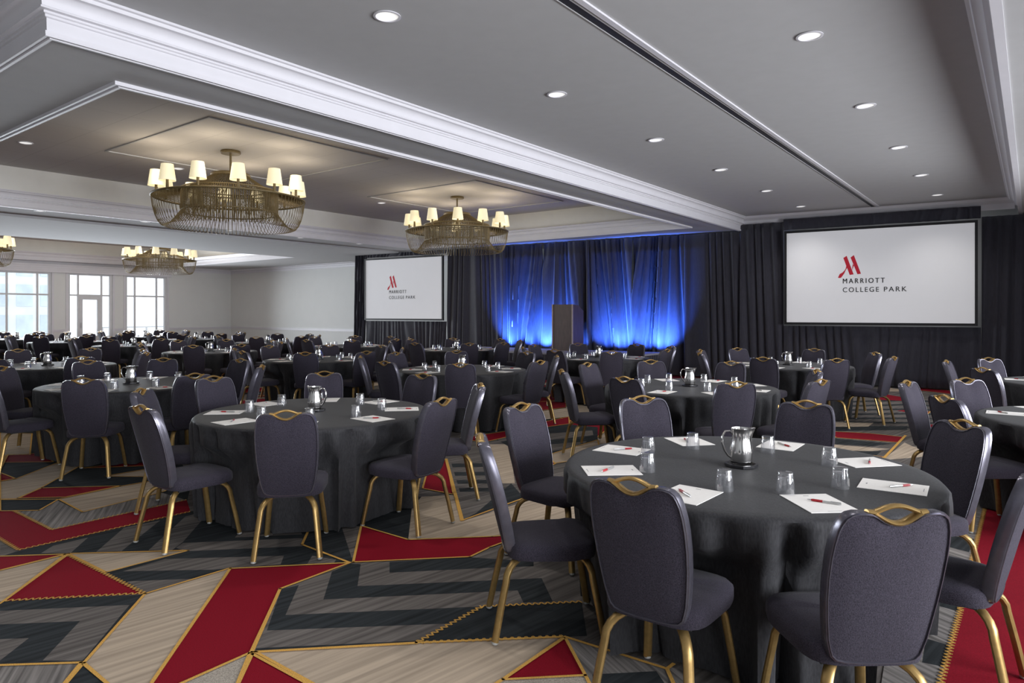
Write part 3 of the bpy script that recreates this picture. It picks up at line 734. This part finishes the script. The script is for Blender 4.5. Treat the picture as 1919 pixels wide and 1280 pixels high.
# ------------------------------------------------------------------ things on the tables
def make_pitcher():
    t = thing('water_pitcher', '', 'pitcher')
    b = MB(); n = 36
    pr = [(.047, 0), (.052, .006), (.056, .03), (.0585, .06), (.057, .085), (.051, .115), (.0475, .14), (.0475, .165), (.0495, .185), (.052, .192)]
    inn = [(.050, .192), (.046, .165), (.046, .14), (.046, .10)]
    vs = []; fs = []; al = pr + inn
    for k, (r, z) in enumerate(al):
        for i in range(n):
            a = 2 * pi * i / n; q = max(0, cos(a)) ** 10 * max(0, (z - .12) / .07) if (k < len(pr) or k == len(pr)) else 0
            vs.append(((r + .024 * q) * cos(a), r * sin(a), z + .004 * q))
    for k in range(len(al) - 1):
        for i in range(n): j = (i + 1) % n; fs.append((k * n + i, k * n + j, (k + 1) * n + j, (k + 1) * n + i))
    fs.append(tuple(range(n - 1, -1, -1))); q = (len(al) - 1) * n; fs.append(tuple(range(q, q + n)))
    b.add(vs, fs); b.build('body', M['steel'], t, 40)
    pts = [(-.046, 0, .163), (-.062, 0, .178), (-.085, 0, .176), (-.100, 0, .15), (-.102, 0, .115), (-.09, 0, .078), (-.072, 0, .05), (-.056, 0, .038)]
    MB().tube(pts, .0058, 8, sx=1, sy=1.5).build('handle', M['steel'], t, 50)
    return t
def make_coaster():
    o = MB().lathe([(.078, 0), (.085, .004), (.085, .016), (.074, .018), (.070, .010), (.001, .010)], 8, a0=.2).build('coaster', M['coaster'])
    return o
def make_glass():
    b = MB(); b.lathe([(.0415, 0), (.0405, .02), (.0385, .045), (.0365, .068), (.0345, .074), (.0345, .090), (.0325, .096), (.026, .097), (.0005, .0965)], 24, caps=False)
    b.lathe([(.0390, .001), (.036, .045), (.033, .072), (.0005, .074)], 24, caps=False)
    return b.build('glass_tumbler', M['glass'], None, 35)
def make_paper():
    t = thing('notepaper', '', 'paper')
    MB().box(-.108, .108, -.140, .140, 0, .0018).build('sheet', M['paper'], t)
    MB().box(-.012, .012, .108, .114, .0018, .0021).build('printed_heading', M['print'], t); MB().box(-.03, .03, -.125, -.122, .0018, .0021).build('printed_footer', M['print'], t)
    return t
def make_pen():
    t = thing('pen', '', 'pen')
    MB().tube([(-.012, 0, .0055), (.052, 0, .0055), (.062, 0, .0055)], [.0048, .0048, .0035], 8).build('barrel', M['silver'], t, 40)
    MB().tube([(-.058, 0, .0055), (-.05, 0, .0055), (-.012, 0, .0055)], [.0035, .0055, .0055], 8).build('grip', M['red_grip'], t, 40)
    MB().tube([(-.074, 0, .0055), (-.058, 0, .0055)], [.001, .0035], 8).build('tip', M['silver'], t, 40)
    MB().box(.02, .06, -.0015, .0015, .010, .012).build('clip', M['silver'], t)
    return t
PROTO = dict(pitcher=make_pitcher(), coaster=make_coaster(), glass=make_glass(), paper=make_paper(), pen=make_pen()); first = {k: True for k in PROTO}
def put(kind, x, y, z, rz, label, group, cat=None):
    o = PROTO[kind] if first[kind] else copy_tree(PROTO[kind]); first[kind] = False
    o.location = (x, y, z); o.rotation_euler = (0, 0, rz); o['label'] = label; o['group'] = group
    if cat: o['category'] = cat
    return o

# ------------------------------------------------------------------ tables
ZT = .765
def cloth_mesh(seed, angs, hi=True):
    rg = random.Random(seed); n = 220 if hi else 120
    ph = [(k, rg.uniform(0, 6.28), w) for k, w in ((7, .5), (11, .8), (17, 1.0), (27, 1.1), (41, .7))]
    rows = [(0.0, ZT), (.35, ZT), (.65, ZT), (.86, ZT), (.905, ZT - .0015), (.922, ZT - .006), (.932, ZT - .016)]
    zs = [.72, .67, .615, .56, .50, .44, .36, .28, .19, .10, .008]
    vs = [(0, 0, ZT)]; rings = 0
    for r, z in rows[1:]:
        for i in range(n): a = 2 * pi * i / n; vs.append((r * cos(a), r * sin(a), z))
        rings += 1
    for z in zs:
        f = (ZT - z) / ZT
        for i in range(n):
            a = 2 * pi * i / n
            w = sum(wt * sin(k * a + p + .35 * f * sin(3 * a + p)) for k, p, wt in ph) / 1.6
            r = .934 - .07 * f + .072 * (w - .3 * abs(w)) * f ** .5
            if z < .62:
                for px, py, pr in angs:
                    if abs((a - math.atan2(py, px) + pi) % (2 * pi) - pi) > .75: continue
                    q, w1 = cos(pr), sin(pr); kz = min(1, max(0, (.62 - z) / .12)); kz = kz * kz * (3 - 2 * kz)
                    lim = r
                    for _ in range(40):
                        dx, dy = lim * cos(a) - px, lim * sin(a) - py; lx, ly = dx * q + dy * w1, -dx * w1 + dy * q
                        if ly >= .272 - max(0, abs(lx) - .255) * 1.6 or lim < .55: break
                        lim -= .01
                    r += (lim - r) * kz
            vs.append((r * cos(a), r * sin(a), z))
        rings += 1
    fs = [(0, 1 + i, 1 + (i + 1) % n) for i in range(n)]
    for k in range(rings - 1):
        for i in range(n): j = (i + 1) % n; fs.append((1 + k * n + i, 1 + (k + 1) * n + i, 1 + (k + 1) * n + j, 1 + k * n + j))
    b = MB(); b.add(vs, fs); return b.mesh('tablecloth', M['cloth'], 75)
DEG = [-135, -90, -45, 0, 45, 90, 135, 180]
TABLES = [   # x, y, phrase, handle positions seen in the photo
    (-1.23, 3.63, 'nearest table at front right', [(1185, 897), (1675, 948), (1810, 788), (1915, 868), (900, 815), (975, 755), (1206, 742), (1511, 751)]),
    (-4.75, 3.54, 'front centre table', [(530, 770), (265, 760), (262, 728), (397, 705), (606, 696), (794, 700), (902, 718), (817, 745)]),
    (-8.27, 3.62, 'front left table', [(150, 710), (5, 685), (368, 700), (157, 674), (315, 667), (455, 671), (491, 684)]),
    (-12.2, 4.1, 'left edge table of the front row', [(150, 668), (275, 660), (27, 654), (172, 652)]),
    (.55, 6.85, 'right edge table behind the nearest one', [(1697, 713), (1775, 740), (1808, 708)]),
    (-3.03, 7.25, 'table right behind the nearest one', [(1052, 692), (1107, 680), (1187, 704), (1221, 675), (1367, 678), (1537, 711), (1526, 692), (1378, 715)]),
    (-6.57, 7.45, 'middle row table before the lectern', [(970, 660), (1044, 667), (1014, 677), (865, 682), (716, 677), (745, 660), (675, 667), (857, 657)]),
    (-10.03, 7.55, 'middle row table below the small screen', [(572, 660), (704, 660), (706, 647), (615, 646), (462, 657)]),
    (-13.9, 7.7, 'middle row table below the grey wall', [(500, 638), (467, 646), (362, 647)]),
    (-18.1, 8.0, 'middle row table near the right window', []),
    (-21.8, 7.8, 'middle row table near the glass door', []),
    (-25.4, 7.7, 'table beside the left window', []),
    (.58, 10.4, 'right edge table nearest the large screen', [(1772, 675), (1827, 668), (1841, 689)]),
    (-3.04, 11.15, 'back table before the large screen', [(1305, 658), (1382, 652), (1415, 672), (1513, 655), (1583, 674), (1626, 661), (1667, 670)]),
    (-6.33, 10.95, 'back table right before the lectern', [(1000, 645), (1042, 655), (1150, 660), (1084, 643), (1184, 645), (1251, 654)]),
    (-10.3, 11.5, 'back table at the stage left end', [(931, 635), (947, 643), (971, 642), (761, 646), (860, 646), (850, 634)]),
    (-13.5, 11.1, 'back table left below the small screen', [(767, 635), (730, 630), (727, 637), (665, 629), (642, 637), (562, 637)]),
    (-17.0, 11.1, 'back table before the grey wall', []),
    (-20.9, 11.1, 'back table before the grey wall corner', []),
    (-24.5, 11.2, 'back table nearest the window wall', []),
]
PITCH = {0: 217, 5: 217, 13: 217, 12: 217}
def side_word(x, y, a):
    v = math.atan2(-y, -x); d = (a - v + pi) % (2 * pi) - pi      # angle from the direction to the camera
    k = round(d / (pi / 4)) % 8
    return ['near', 'near right', 'right', 'far right', 'far', 'far left', 'left', 'near left'][k]
def in_view(x, y, z=.5, m=40):
    u, v, d = to_pix(x, y, z); return d > .5 and -m < u < 1919 + m
HB = .345      # seat centre to handle, in plan
for ti, (tx, ty, phrase, ov) in enumerate(TABLES):
    rg = random.Random(100 + ti)
    seen = {}
    for u, v in ov:
        hx, hy = inv(u, v, .966); aa = math.degrees(math.atan2(hy - ty, hx - tx)); rho = math.hypot(hx - tx, hy - ty)
        for q in sorted(DEG, key=lambda d: abs((aa - d + 180) % 360 - 180)):
            if q not in seen: seen[q] = (aa, rho, ti); break
    angs = {}; dist = math.hypot(tx, ty)
    for a in DEG:
        if a in seen:
            aa, rho, _ = seen[a]; dv = (aa - a + 180) % 360 - 180
            lo_ = 1.36 if dist > 4.2 else 1.25
            if dist > 9: dv = max(-7, min(7, dv)); rho = max(1.38, min(1.50, rho))
            aa = a + dv; rho = max(lo_, min(1.60, rho))
        else: aa, rho = a + rg.uniform(-4, 4), 1.42 + rg.uniform(-.03, .05)
        angs[a] = (R(aa), rho, R(rg.uniform(-3, 3)))
    o = link('tablecloth', cloth_mesh(ti, [((q[1] - HB) * cos(q[0]), (q[1] - HB) * sin(q[0]), q[0] + pi / 2 + q[2]) for q in angs.values()], dist < 9)); o.location = (tx, ty, 0)
    tag(o, 'black floor length tablecloth over the %s' % phrase, 'tablecloth', 'black tablecloths over the round tables')
    usedw = set()
    for a, (aa, rho, jit) in angs.items():
        w = side_word(tx, ty, R(a))
        r0 = rho - HB; x, y = tx + r0 * cos(aa), ty + r0 * sin(aa)
        hx, hy = tx + rho * cos(aa), ty + rho * sin(aa)
        if in_view(x, y, .9, 30 if dist > 4 else 150) or in_view(hx, hy, .9, 30):
            o = CH if not used[0] else copy_tree(CH); used[0] = True
            o.location = (x, y, 0); o.rotation_euler = (0, 0, aa + pi / 2 + jit)
            tag(o, 'charcoal banquet chair, %s side of the %s' % (w, phrase), 'chair', 'banquet chairs around the round tables')
        # place setting
        px, py = tx + .712 * cos(R(a)), ty + .712 * sin(R(a))
        if in_view(px, py, .77, 30):
            pr = R(a) + pi / 2 + R(rg.uniform(-5, 5))
            put('paper', px, py, ZT + .0005, pr, 'white notepaper at the %s place on the %s' % (w, phrase), 'notepapers at the table places')
            pa = pr + R(rg.choice([35, -40, 60, 140, -120, 75])); q = rg.uniform(-.03, .03)
            put('pen', px + q, py + q * .5, ZT + .0024, pa, 'red and silver pen on the %s notepaper, %s' % (w, phrase), 'pens on the notepapers')
        ga = R(a) + R(rg.uniform(-4, 6)); gr = .53 + rg.uniform(-.03, .03)
        if ti == 0:
            ga, gr = {-135: (-130, .535), 180: (179, .545), 135: (143, .49), 90: (90, .46), 45: (40, .48), 0: (-18, .56), -90: (-79, .58), -45: (-51, .57)}[a]; ga = R(ga); gr = min(gr, .545)
        gx, gy = tx + gr * cos(ga), ty + gr * sin(ga)
        if in_view(gx, gy, .77, 20):
            put('glass', gx, gy, ZT, 0, 'upturned clear glass by the %s notepaper, %s' % (w, phrase), 'glasses on the tables', 'glass')
    if in_view(tx, ty, .8, 20):
        put('coaster', tx, ty, ZT, rg.uniform(0, 1), 'black coaster under the pitcher on the %s' % phrase, 'coasters under the pitchers', 'coaster')
        put('pitcher', tx, ty, ZT + .0105, R(PITCH.get(ti, rg.uniform(0, 360))) + pi, 'polished steel water pitcher on the %s' % phrase, 'water pitchers on the tables')

# ------------------------------------------------------------------ light
w = bpy.data.worlds.new('World'); SC.world = w; w.use_nodes = True
w.node_tree.nodes['Background'].inputs['Color'].default_value = (.90, .95, 1, 1); w.node_tree.nodes['Background'].inputs['Strength'].default_value = 1.7
def area(name, loc, rot, sx, sy, e, col):
    L = bpy.data.lights.new(name, 'AREA'); L.shape = 'RECTANGLE'; L.size = sx; L.size_y = sy; L.energy = e; L.color = col; L.spread = R(100)
    o = bpy.data.objects.new(name, L); COL.objects.link(o); o.location = loc; o.rotation_euler = rot; return o
for a, c in WR: area('window_area_lamp', (XR + .02, (a + c) / 2, 1.65), (0, R(90), 0), 1.9, c - a - .1, 150, (.93, .95, 1))  # lamps at the unseen added windows, giving the light from the right
for a, c in WL: area('window_area_lamp', (XL + .10, (a + c) / 2, 1.7), (0, R(-90), 0), 2.6, c - a - .1, 200, (.86, .93, 1))
for x, y in LAMPS:
    for k in range(6):
        a = 2 * pi * (k + .25) / 6
        L = bpy.data.lights.new('shade_bulb', 'POINT'); L.energy = 9.5; L.color = (1, .85, .64); L.shadow_soft_size = .26
        o = bpy.data.objects.new('shade_bulb', L); COL.objects.link(o); o.location = (x + 1.09 * cos(a), y + 1.09 * sin(a), ZK - .50)
for k, (x, e) in enumerate(((-11.75, 1.3), (-11.15, .6), (-10.6, 1.1), (-10.0, .7), (-9.5, 1.2), (-8.95, .6), (-8.4, 1.3), (-7.85, .8), (-7.3, 1.3))):
    L = bpy.data.lights.new('blue_uplight', 'SPOT'); L.energy = 880 * e; L.color = (.06, .18, 1); L.spot_size = R(92); L.spot_blend = 1; L.shadow_soft_size = .03
    o = bpy.data.objects.new('blue_uplight', L); COL.objects.link(o); o.location = (x, cy_(x) - .44, .635)
    d = Vector((.10 * (1 if k % 2 else -1), .74, .80)); o.rotation_euler = d.to_track_quat('-Z', 'Y').to_euler()

SC.view_settings.view_transform = 'Standard'; SC.view_settings.look = 'None'; SC.view_settings.exposure = 0; SC.view_settings.gamma = 1
SC.view_settings.use_curve_mapping = False
SC.cycles.use_denoising = True
SC.cycles.max_bounces = 8; SC.cycles.transparent_max_bounces = 16; SC.cycles.caustics_reflective = False; SC.cycles.caustics_refractive = False
SC.cycles.sample_clamp_indirect = 4
